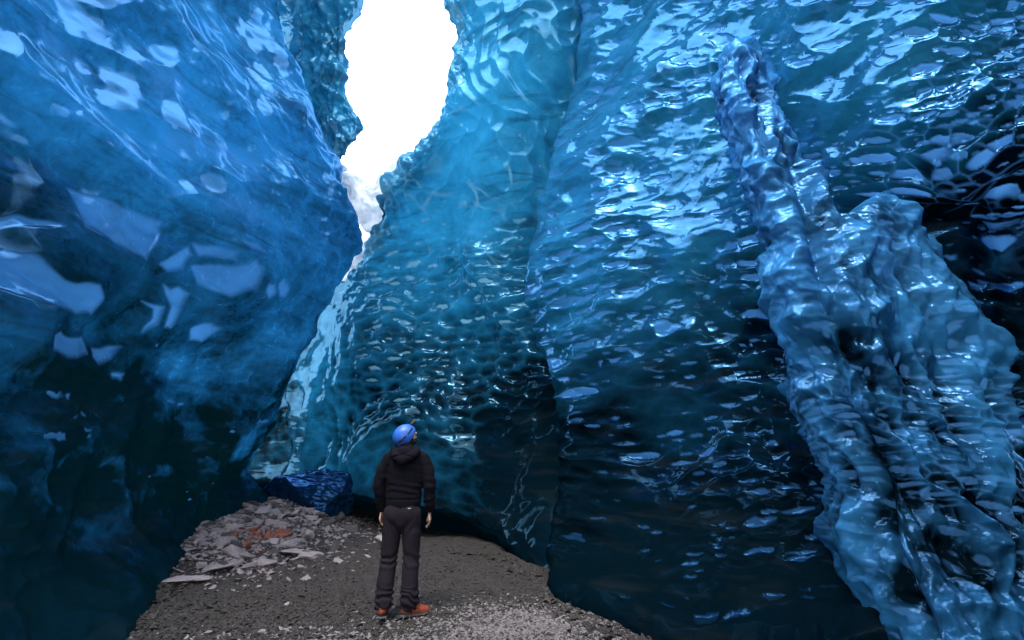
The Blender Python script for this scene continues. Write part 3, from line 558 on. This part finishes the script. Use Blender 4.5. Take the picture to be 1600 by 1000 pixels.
def make_person():
    root = link(bpy.data.objects.new('person', None)); root.location = (PX0, PY0, float(gh(np.array([PX0]), np.array([PY0]))[0]))
    tag(root, 'man in blue helmet, black hoodie and dark trousers standing and looking up to the right', 'person')
    HM = Matrix.Translation((-.02, .015, 1.675)) @ Matrix.Rotation(R(-66), 4, 'Z') @ Matrix.Rotation(R(33), 4, 'X') @ Matrix.Rotation(R(6), 4, 'Y')
    h = lambda *p: HM @ Vector(p)
    # arms: shoulder, elbow, wrist
    ARM = {1: ((.165, .0, 1.45), (.262, -.015, 1.185), (.268, .035, .945)), -1: ((-.165, .0, 1.45), (-.258, -.01, 1.19), (-.232, .055, .95))}
    HIP = {1: (.088, 0, .95), -1: (-.088, 0, .95)}
    KNE = {1: (.105, .03, .52), -1: (-.112, .03, .51)}
    ANK = {1: (.118, 0, .115), -1: (-.125, -.02, .115)}
    bm = bmesh.new()
    # head
    HR = HM.to_3x3().to_4x4()
    ellipsoid(bm, h(0, -.012, .03), (.076, .096, .088), HR); ellipsoid(bm, h(0, .028, -.048), (.058, .066, .058), HR)
    ellipsoid(bm, h(0, .062, -.082), (.026, .024, .022), HR); capsule(bm, h(0, .085, .018), h(0, .108, -.022), .009, .014)
    ellipsoid(bm, h(0, .078, .03), (.05, .018, .012), HR); ellipsoid(bm, h(0, .088, -.052), (.024, .012, .006), HR); ellipsoid(bm, h(0, .086, -.062), (.02, .012, .006), HR)
    for s in (1, -1):
        ellipsoid(bm, h(s*.078, -.012, -.012), (.009, .019, .032), HR); ellipsoid(bm, h(s*.03, .08, .008), (.013, .01, .008), HR); ellipsoid(bm, h(s*.042, .062, -.025), (.02, .022, .018), HR)
    capsule(bm, (0, -.01, 1.47), (-.012, 0, 1.64), .062, .056)
    # trunk
    chain(bm, [((0, 0, .95), .13), ((0, 0, 1.15), .125), ((0, .0, 1.33), .15), ((0, -.01, 1.42), .12)], 1.15, .75)
    capsule(bm, (-.12, -.005, 1.45), (.12, -.005, 1.45), .05, .05)
    for s in (1, -1):
        S, E, Wr = ARM[s]; chain(bm, [(S, .045), (E, .04), (Wr, .028)])
        chain(bm, [(HIP[s], .09), (KNE[s], .058), (ANK[s], .04)]); capsule(bm, ANK[s], (ANK[s][0], ANK[s][1]+.02, .06), .04, .04)
        # hand: palm towards the thigh, fingers hanging and curled forward
        w = Vector(Wr); fx = s*.006
        palm0 = w+Vector((0, .006, -.03)); palm1 = w+Vector((s*.004, .012, -.085))
        for k in range(4):
            yy = -.030+.021*k; ln = (.062, .074, .080, .070)[k]; rd = (.0078, .0088, .0092, .0088)[k]
            a = palm0+Vector((0, yy*.55, 0)); b = palm1+Vector((0, yy, 0)); capsule(bm, a, b, .012, .0115)
            c = b+Vector((-s*.006, .006, -ln*.45)); d = c+Vector((-s*.014, .010, -ln*.33)); e = d+Vector((-s*.016, .006, -ln*.2))
            chain(bm, [(b, rd+.001), (c, rd), (d, rd-.0008), (e, rd-.0018)])
        t0 = palm0+Vector((-s*.004, .022, -.008)); t1 = t0+Vector((-s*.016, .026, -.026)); t2 = t1+Vector((-s*.010, .012, -.028)); t3 = t2+Vector((-s*.003, .003, -.020))
        chain(bm, [(t0, .014), (t1, .012), (t2, .010), (t3, .008)])
    fuse('body', bm, .0055, SKIN, root, 3)
    # beard and hair
    bm = bmesh.new(); ellipsoid(bm, h(0, .034, -.066), (.058, .062, .048), HR); ellipsoid(bm, h(0, .074, -.044), (.03, .022, .012), HR)
    for s in (1, -1): ellipsoid(bm, h(s*.058, .02, -.04), (.018, .025, .04), HR)
    tag(fuse('beard', bm, .006, HAIR, root, 2, lambda c: .002*vnoise(c*180, 3)), 'short dark beard')
    bm = bmesh.new(); ellipsoid(bm, h(0, -.045, -.015), (.074, .066, .06), HR); fuse('hair', bm, .007, HAIR, root, 2, lambda c: .002*vnoise(c*180, 4))
    # jacket
    bm = bmesh.new()
    chain(bm, [((0, .0, 1.03), .165), ((0, 0, 1.12), .168), ((0, -.0, 1.25), .172), ((0, -.01, 1.36), .172), ((0, -.015, 1.43), .125)], 1.08, .76)
    capsule(bm, (-.09, -.01, 1.47), (.09, -.01, 1.47), .078, .078); capsule(bm, (-.05, -.015, 1.51), (.05, -.015, 1.51), .062, .062)
    capsule(bm, (0, 0, 1.48), (-.008, -.002, 1.575), .088, .076)
    capsule(bm, (0, -.0, 1.0), (0, 0, 1.04), .158, .165, 1.08, .76)
    for s in (1, -1):
        S, E, Wr = ARM[s]; S = Vector((s*.195, 0, 1.475)); E = Vector(E); Wv = Vector(Wr)
        chain(bm, [(Vector((s*.10, -.01, 1.475)), .078), (S+Vector((-s*.022, 0, -.03)), .074), ((S+E)/2+Vector((s*.008, 0, 0)), .071), (E, .063), ((E+Wv)/2, .057), (Wv+Vector((0, 0, .02)), .047)])
    def dj(c):
        x, y, z = c.T; q = fbm(np.stack([c[:, 0]*5, c[:, 1]*5, c[:, 2]*17+3*c[:, 0]], -1), 3, 3)
        wst = np.exp(-((z-1.17)/.07)**2)*(np.abs(x) < .2); arm = sm(.19, .23, np.abs(x))
        r = .005*q+.004*wst*np.sin(z*95+6*vnoise(c*6, 2)+4*x)+.003*arm*np.sin(z*50+8*vnoise(c*8, 5)+12*y)*sm(1.5, 1.3, z)
        r -= .006*np.exp(-((z-1.065)/.008)**2)*(np.abs(x) < .2)                      # hem seam
        r -= .005*np.exp(-((z-1.40-.04*np.cos(x*12))/.006)**2)*(y < 0)*(np.abs(x) < .19)   # yoke seam
        return r
    jk = fuse('jacket', bm, .0085, JACK, root, 5, dj)
    bm = bmesh.new()   # hood lying on the back of the shoulders
    chain(bm, [((.105, .02, 1.55), .034), ((.12, -.07, 1.525), .042), ((.075, -.135, 1.475), .05), ((0, -.155, 1.44), .055), ((-.075, -.135, 1.475), .05), ((-.12, -.07, 1.525), .042), ((-.105, .02, 1.55), .034)])
    capsule(bm, (0, -.13, 1.50), (0, -.13, 1.44), .07, .055, 1.2, .7); capsule(bm, (-.06, -.08, 1.55), (.06, -.08, 1.55), .035, .035)
    fuse('hood', bm, .008, JACK, jk, 5, lambda c: .006*fbm(c*14, 6, 3)-.008*np.exp(-((c[:, 2]-1.475-.02*np.cos(c[:, 0]*20))/.008)**2))
    # trousers
    bm = bmesh.new(); chain(bm, [((0, 0, 1.06), .148), ((0, -.008, .93), .155), ((0, -.01, .90), .14)], 1.1, .8)
    for s in (1, -1):
        ellipsoid(bm, (s*.06, -.035, .93), (.10, .095, .13))
        k = Vector(KNE[s]); a = Vector(ANK[s])
        chain(bm, [((s*.088, -.01, .93), .105), ((s*.098, .005, .75), .094), (k, .080), ((k+a)/2+Vector((0, -.012, 0)), .083), (a+Vector((0, 0, .02)), .085)], 1., .95)
    def dt(c):
        x, y, z = c.T; d = np.abs(x)-.11
        r = .005*fbm(np.stack([c[:, 0]*8, c[:, 1]*8, c[:, 2]*6], -1), 13, 3)
        r += .009*np.exp(-((z-.50)/.06)**2)*np.sin(z*80+5*vnoise(c*9, 3)+14*x)+.011*sm(.32, .18, z)*np.sin(z*105+6*vnoise(c*10, 8)+10*x)
        r += .004*np.exp(-((z-.80)/.06)**2)*np.sin(z*50+12*vnoise(c*5, 9))-.007*np.exp(-(x/.009)**2)*sm(.8, .85, z)
        r -= .004*np.exp(-((z-1.0+.25*(np.abs(x)-.1))/.006)**2)*(y < 0)
        return r
    tr = fuse('trousers', bm, .0085, TROU, root, 4, dt)
    bm = bmesh.new(); box(bm, (.095, -.141, .985), (.03, .004, .008)); plain('logo_patch', bm, LAMP, tr)
    # helmet
    bm = bmesh.new(); n = 40; rings = []
    for i in range(17):
        th = R(2+i*8.0); row = []
        for j in range(n):
            ph = 2*math.pi*j/n; front = max(0, math.sin(ph)); th2 = th*(1-.34*front)
            r = Vector((.100*math.sin(th2)*math.cos(ph), .122*math.sin(th2)*math.sin(ph)-.005, .108*math.cos(th2)+.02))
            row.append(bm.verts.new(h(*(r*(1+.012*math.cos(ph*6)*math.sin(th2)**2)))))
        rings.append(row)
    for r0, r1 in zip(rings[:-1], rings[1:]):
        for j in range(n): bm.faces.new((r0[j], r0[(j+1) % n], r1[(j+1) % n], r1[j]))
    bm.faces.new(rings[0])
    hl = plain('helmet', bm, HELM, root); md = hl.modifiers.new('thickness', 'SOLIDIFY'); md.thickness = -.008; md.offset = -1
    def band(th0, wdt, zoff, name, mat, lift=.006):
        bm = bmesh.new(); rr = []
        for j in range(n+1):
            ph = 2*math.pi*j/n; t_ = R(th0)+.34*math.sin(ph)*-1*zoff
            row = []
            for k in (-1, -.6, .6, 1):
                tt = t_+k*wdt; e = lift if abs(k) < .9 else -.002
                row.append(bm.verts.new(h((.100+e)*math.sin(tt)*math.cos(ph), (.122+e)*math.sin(tt)*math.sin(ph)-.005, (.108+e)*math.cos(tt)+.02)))
            rr.append(row)
        for r0, r1 in zip(rr[:-1], rr[1:]):
            for k in range(3): bm.faces.new((r0[k], r0[k+1], r1[k+1], r1[k]))
        return plain(name, bm, mat, hl)
    band(84, .13, 1., 'lamp_strap', BLK, .009)
    bm = bmesh.new(); capsule(bm, h(0, .118, .085), h(0, .150, .092), .021, .019); plain('headlamp', bm, BLK, hl)
    for q in ((-.072, -.092, .0), (.0, -.130, .0), (-.104, -.03, .035), (.09, -.06, .01)):
        bm = bmesh.new(); box(bm, h(*q), (.018, .012, .016), HR); plain('strap_clip', bm, LAMP if q[0] < -.1 else BLK, hl)
    for s in (1, -1):
        bm = bmesh.new(); chain(bm, [(h(s*.088, .0, .0), .005), (h(s*.07, .03, -.07), .005), (h(0, .05, -.115), .005)]); plain('chin_strap', bm, BLK, hl)
    # boots with crampons
    for s, rz in ((1, -62), (-1, 8)):
        M = Matrix.Translation((ANK[s][0], ANK[s][1], 0)) @ Matrix.Rotation(R(rz), 4, 'Z'); q = lambda *p: M @ Vector(p)
        bt = link(bpy.data.objects.new('boot', None)); bt.parent = root
        if s == 1: bt['label'] = 'boot turned outwards to the right'
        bm = bmesh.new(); chain(bm, [(q(0, -.035, .075), .046), (q(0, .05, .068), .046), (q(0, .13, .055), .044), (q(0, .175, .05), .036)])
        capsule(bm, q(0, -.02, .08), q(0, -.015, .15), .047, .049)
        fuse('upper', bm, .007, ORAN, bt, 3, lambda c: .003*fbm(c*22, 5, 2))
        bm = bmesh.new(); chain(bm, [(q(0, -.04, .042), .046), (q(0, .06, .04), .042), (q(0, .165, .04), .042)]); 
        for v in bm.verts: v.co.z = .018+(v.co.z-.018)*.42 if v.co.z > .018 else .018
        plain('sole', bm, GREY, bt)
        bm = bmesh.new()
        for yy in (-.06, .0, .07, .14):
            for xx in (-.038, .038):
                capsule(bm, q(xx, yy, .03), q(xx*1.1, yy, -.012), .006, .0015, n=6)
            box(bm, q(0, yy, .024), (.1, .012, .004), Matrix.Rotation(R(rz), 4, 'Z'))
        for xx in (-.04, .04): box(bm, q(xx, .04, .03), (.005, .22, .014), Matrix.Rotation(R(rz), 4, 'Z'))
        plain('crampon', bm, STEEL, bt, smooth=False)
        bm = bmesh.new(); chain(bm, [(q(-.052, -.03, .05), .006), (q(0, -.088, .062), .006), (q(.052, -.03, .05), .006)]); plain('crampon_strap', bm, BLK, bt); bm = bmesh.new(); chain(bm, [(q(-.05, .1, .06), .005), (q(0, .1, .104), .005), (q(.05, .1, .06), .005)]); plain('crampon_strap', bm, BLK, bt)
    root.scale = (1.02, 1.02, 1.02)
    return root
make_person()
# ------------------------------------------------------------------ rocks
def rock_mesh(seed, flat, mat, sub=1, ang=.22):
    rg = random.Random(seed); bm = bmesh.new(); pts = []
    for k in range(11):
        v = Vector((rg.gauss(0, 1), rg.gauss(0, 1), rg.gauss(0, 1))).normalized()*rg.uniform(.75, 1)
        bm.verts.new((v.x, v.y*rg.uniform(.6, .9), v.z*flat))
    ret = bmesh.ops.convex_hull(bm, input=bm.verts[:])
    bmesh.ops.delete(bm, geom=[g for g in ret['geom_interior'] if isinstance(g, bmesh.types.BMVert)], context='VERTS')
    bmesh.ops.dissolve_limit(bm, angle_limit=R(14), verts=bm.verts[:], edges=bm.edges[:])
    bmesh.ops.bevel(bm, geom=bm.edges[:], offset=.05, segments=1, affect='EDGES')
    bmesh.ops.recalc_face_normals(bm, faces=bm.faces)
    me = bpy.data.meshes.new('rock'); bm.to_mesh(me); bm.free(); me.materials.append(mat)
    return me
def stone_mat(name, a, b, rough=.65):
    m = NT(name); co = m.n('ShaderNodeTexCoord').outputs['Object']; oi = m.n('ShaderNodeObjectInfo').outputs['Random']
    n = m.noise(co, 2.5, 6, .7, .6); n2 = m.noise(co, 14., 4, .7)
    c = m.mixc(m.math('ADD', m.math('MULTIPLY', n, .6), m.math('MULTIPLY', oi, .5), True), a, b)
    c = m.mixc(m.math('MULTIPLY', n2, .5), c, tuple(x*.5 for x in a))
    bp = m.n('ShaderNodeBump', {'Height': m.math('ADD', n, m.math('MULTIPLY', n2, .3)), 'Strength': .6, 'Distance': .06})
    pr = m.n('ShaderNodeBsdfPrincipled', {'Base Color': c, 'Roughness': rough, 'Normal': bp.outputs[0]})
    m.t.links.new(pr.outputs[0], m.out.inputs[0]); return m.m
ST = stone_mat('grey_lilac_stone', (.52, .45, .48), (.15, .125, .135)); SD = stone_mat('dark_basalt', (.10, .09, .09), (.035, .032, .034)); SR = stone_mat('rusty_red_stone', (.36, .11, .07), (.2, .07, .05)); SWH = stone_mat('pale_stone', (.5, .47, .45), (.28, .26, .25))
RM = {k: [rock_mesh(s, f, m) for s, f in zip(range(i*10, i*10+6), (.22, .3, .4, .5, .35, .65))] for i, (k, m) in enumerate((('g', ST), ('d', SD), ('r', SR), ('w', SWH)))}
def put_rock(x, y, s, kind, label, group, rz=None, sink=.25, rxy=.3, mi=None, name='rock', dz=0.):
    me = RM[kind][random.randrange(6) if mi is None else mi]
    o = link(bpy.data.objects.new(name, me)); z = float(gh(np.array([x]), np.array([y]))[0])
    o.location = (x, y, z+s*(.30-sink)+dz); o.scale = (s*random.uniform(.8, 1.2), s*random.uniform(.7, 1.), s*random.uniform(.7, 1.1))
    o.rotation_euler = (random.gauss(0, rxy), random.gauss(0, rxy), random.uniform(0, 6.28) if rz is None else rz)
    tag(o, label, 'rock', group); return o
def ground_at(px, py):
    for t in np.linspace(2, 16, 1400):
        x, y, z = P(px, py, t)
        if z <= float(gh(np.array([x]), np.array([y]))[0]): return x, y
    return None
placed = 0
while placed < 270:
    a, b = random.gauss(0, 1), random.gauss(0, 1); x, y = -4.55+a*.75, 9.1+b*1.5
    px, py, t = proj(np.array([[x, y, float(gh(np.array([x]), np.array([y]))[0])]])); px, py = px[0], py[0]
    if not (300 < px < 585 and 770 < py < 905): continue
    if py > 905-(px-330)*.1: continue
    red = math.exp(-((px-405)/36)**2-((py-845)/20)**2)
    kd = 'r' if random.random() < red else ('g' if random.random() < .8 else 'd')
    if px > 500 and random.random() < .6: kd = 'd'
    s = random.choice((.08, .11, .14, .18, .24, .3))*random.uniform(.7, 1.1)
    lab = {'g': 'angular grey stone lying on the rubble mound under the ice arch', 'd': 'dark basalt stone lying on the rubble mound under the ice arch', 'r': 'rusty red stone in the reddish patch of the rubble mound'}[kd]
    put_rock(x, y, s*.9, kd, lab, {'g': 'grey stones on the rubble mound', 'd': 'dark stones on the rubble mound', 'r': 'red stones on the rubble mound'}[kd], mi=random.choice((1, 2, 3, 3, 5, 5))); placed += 1
# slabs at the foot of the mound
for i, (px, py, s, mi, rz, lab) in enumerate(((470, 866, .42, 0, .2, 'broad flat lilac-grey slab at the foot of the rubble mound'), (345, 888, .36, 0, .9, 'long flat slab running along the foot of the left ice wall'),
        (520, 862, .38, 1, 1.2, 'upright dark slab leaning at the right end of the rubble mound'), (290, 908, .3, 0, .6, 'pale slab closest to the left ice wall corner'), (405, 882, .3, 1, .1, 'flat grey slab between the two long slabs'))):
    g = ground_at(px, py)
    if g: put_rock(g[0], g[1], s, 'd' if i == 2 else 'g', lab, None, rz=rz, rxy=.05 if i != 2 else .6, mi=mi, sink=.25)
g = ground_at(577, 872)
put_rock(g[0], 8.6, .2, 'w', 'pale rounded boulder in the dark gap left of the man\'s knee', None, mi=5, dz=.12)
for px, py, s, k, lab in ((448, 945, .09, 'w', 'small pale pointed stone standing on the gravel left of the man'), (425, 955, .10, 'd', 'dark angular stone beside the small pale pointed stone'), (410, 988, .06, 'w', 'pale flat stone near the bottom edge of the picture, left of the man'), (445, 985, .05, 'w', 'palest pebble in the heap near the bottom edge'), (548, 988, .04, 'g', 'small grey stone lying alone on the bare gravel before the man')):
    g = ground_at(px, py); put_rock(g[0], g[1], s, k, lab, None, rxy=.2)
# gravel: too many to count
rg = np.random.RandomState(4); N = 9000; oct_v = np.array([(1, 0, 0), (-1, 0, 0), (0, 1, 0), (0, -1, 0), (0, 0, .6), (0, 0, -.6)]); oct_f = np.array([(0, 2, 4), (2, 1, 4), (1, 3, 4), (3, 0, 4), (2, 0, 5), (1, 2, 5), (3, 1, 5), (0, 3, 5)])
def gravel(name, N, cx, cy, sx, sy, smin, smax, mat, seed, label, keep=None):
    rg = np.random.RandomState(seed); x = cx+rg.randn(N)*sx; y = cy+rg.randn(N)*sy
    if keep is not None: k = keep(x, y, rg); x, y = x[k], y[k]
    n = len(x); s = smin*(smax/smin)**(rg.rand(n)**2); z = gh(x, y)+s*.15; V = np.repeat(oct_v[None], n, 0)*(1+.5*(rg.rand(n, 6, 1)-.5))
    V = V*s[:, None, None]*np.stack([.7+.8*rg.rand(n), .7+.5*rg.rand(n), .35+.5*rg.rand(n)], -1)[:, None, :]
    a = rg.rand(n)*6.28; c, d = np.cos(a)[:, None], np.sin(a)[:, None]; tx, ty = rg.randn(n)[:, None]*.3, rg.randn(n)[:, None]*.3
    vx, vy, vz = V[..., 0], V[..., 1], V[..., 2]; vz = vz+tx*vx+ty*vy
    V = np.stack([vx*c-vy*d+x[:, None], vx*d+vy*c+y[:, None], vz+z[:, None]], -1).reshape(-1, 3)
    F = (oct_f[None]+(np.arange(n)*6)[:, None, None]).reshape(-1, 3)
    tag(mesh_obj(name, V, F, mat, smooth=False), label, 'gravel', kind='stuff')
GD = stone_mat('dark_gravel_stone', (.052, .043, .040), (.02, .017, .016)); GP = stone_mat('pale_gravel_stone', (.30, .27, .27), (.14, .125, .125))
def onpath(x, y, r): return (y > 3) & (y < 12) & (x > -5.5) & (x < 1.6)
gravel('gravel', 32000, -1.6, 6., 1.8, 1.6, .005, .022, GD, 1, 'dark volcanic gravel covering the cave floor', onpath)
gravel('gravel', 9000, .1, 4.75, .7, .4, .005, .022, GP, 2, 'patch of pale grey gravel on the floor right of the man', onpath)
gravel('gravel', 5000, -2.6, 4.9, .75, .5, .007, .035, GD, 5, 'coarser dark gravel on the floor left of the man', onpath)
gravel('gravel', 1400, -2.0, 4.55, .45, .22, .006, .034, GP, 3, 'scatter of pale pebbles on the floor left of the man', onpath)
def foot(name, pts, N, seed, spread, mat, label):
    rg = np.random.RandomState(seed); P_ = [ground_at(*p) for p in pts]; P_ = np.array([p for p in P_ if p]); k = rg.randint(0, len(P_)-1, N); f = rg.rand(N)
    xy = P_[k]*(1-f[:, None])+P_[k+1]*f[:, None]+rg.randn(N, 2)*spread
    def kp(x, y, r): return np.ones(len(x), bool)
    gravel(name, N, xy[:, 0], xy[:, 1], 0, 0, .008, .055, mat, seed+1, label, kp)
foot('gravel', [(195, 1010), (235, 945), (275, 910), (330, 868)], 500, 21, .10, GD, 'mixed stones melted out along the foot of the left ice wall')
foot('gravel', [(690, 862), (760, 868), (830, 905), (880, 950), (930, 985), (1000, 1003), (1080, 1025)], 1100, 22, .09, GD, 'dark stones lying along the foot of the right ice wall')
gravel('gravel', 8000, -4.5, 8.9, .8, 1.5, .012, .06, ST, 6, 'loose grey rubble filling between the stones of the mound', lambda x, y, r: (x > -6.2) & (y > 6) & (y < 12))
# ------------------------------------------------------------------ world, sun, camera
w = bpy.data.worlds.new('World'); SC.world = w; w.use_nodes = True; nt = w.node_tree
bg = nt.nodes['Background']; sky = nt.nodes.new('ShaderNodeTexSky'); sky.sky_type = 'NISHITA'; sky.sun_disc = False
EL, AZ = R(62), R(200)
sky.sun_elevation = EL; sky.sun_rotation = AZ; sky.dust_density = 4
mx = nt.nodes.new('ShaderNodeMix'); mx.data_type = 'RGBA'; mx.inputs[0].default_value = .7
sc = nt.nodes.new('ShaderNodeMix'); sc.data_type = 'RGBA'; sc.blend_type = 'MULTIPLY'; sc.inputs[0].default_value = 1
nt.links.new(sky.outputs[0], mx.inputs[6]); mx.inputs[7].default_value = (9, 9.6, 10.2, 1)
nt.links.new(mx.outputs[2], bg.inputs[0]); bg.inputs[1].default_value = .75
sd = bpy.data.lights.new('sun', 'SUN'); sd.energy = 1.5; sd.angle = R(12); sd.color = (1, .95, .88)
so = link(bpy.data.objects.new('sun', sd)); dv = Vector((math.sin(AZ)*math.cos(EL), math.cos(AZ)*math.cos(EL), math.sin(EL)))
so.rotation_euler = dv.to_track_quat('Z', 'Y').to_euler()
cd = bpy.data.cameras.new('camera'); cd.lens = 16; cd.sensor_width = 36; cd.clip_end = 2000; cd.clip_start = .02
cam = link(bpy.data.objects.new('camera', cd)); cam.location = (0, 0, CAMZ); cam.rotation_euler = (R(90)+PITCH, 0, 0)
SC.camera = cam
SC.view_settings.view_transform = 'Standard'; SC.view_settings.look = 'None'; SC.view_settings.exposure = 0
SC.render.engine = 'CYCLES'; cy = SC.cycles
cy.use_denoising = True; cy.max_bounces = 8; cy.diffuse_bounces = 4; cy.glossy_bounces = 4; cy.transmission_bounces = 4
cy.caustics_reflective = False; cy.caustics_refractive = False; cy.sample_clamp_indirect = 6
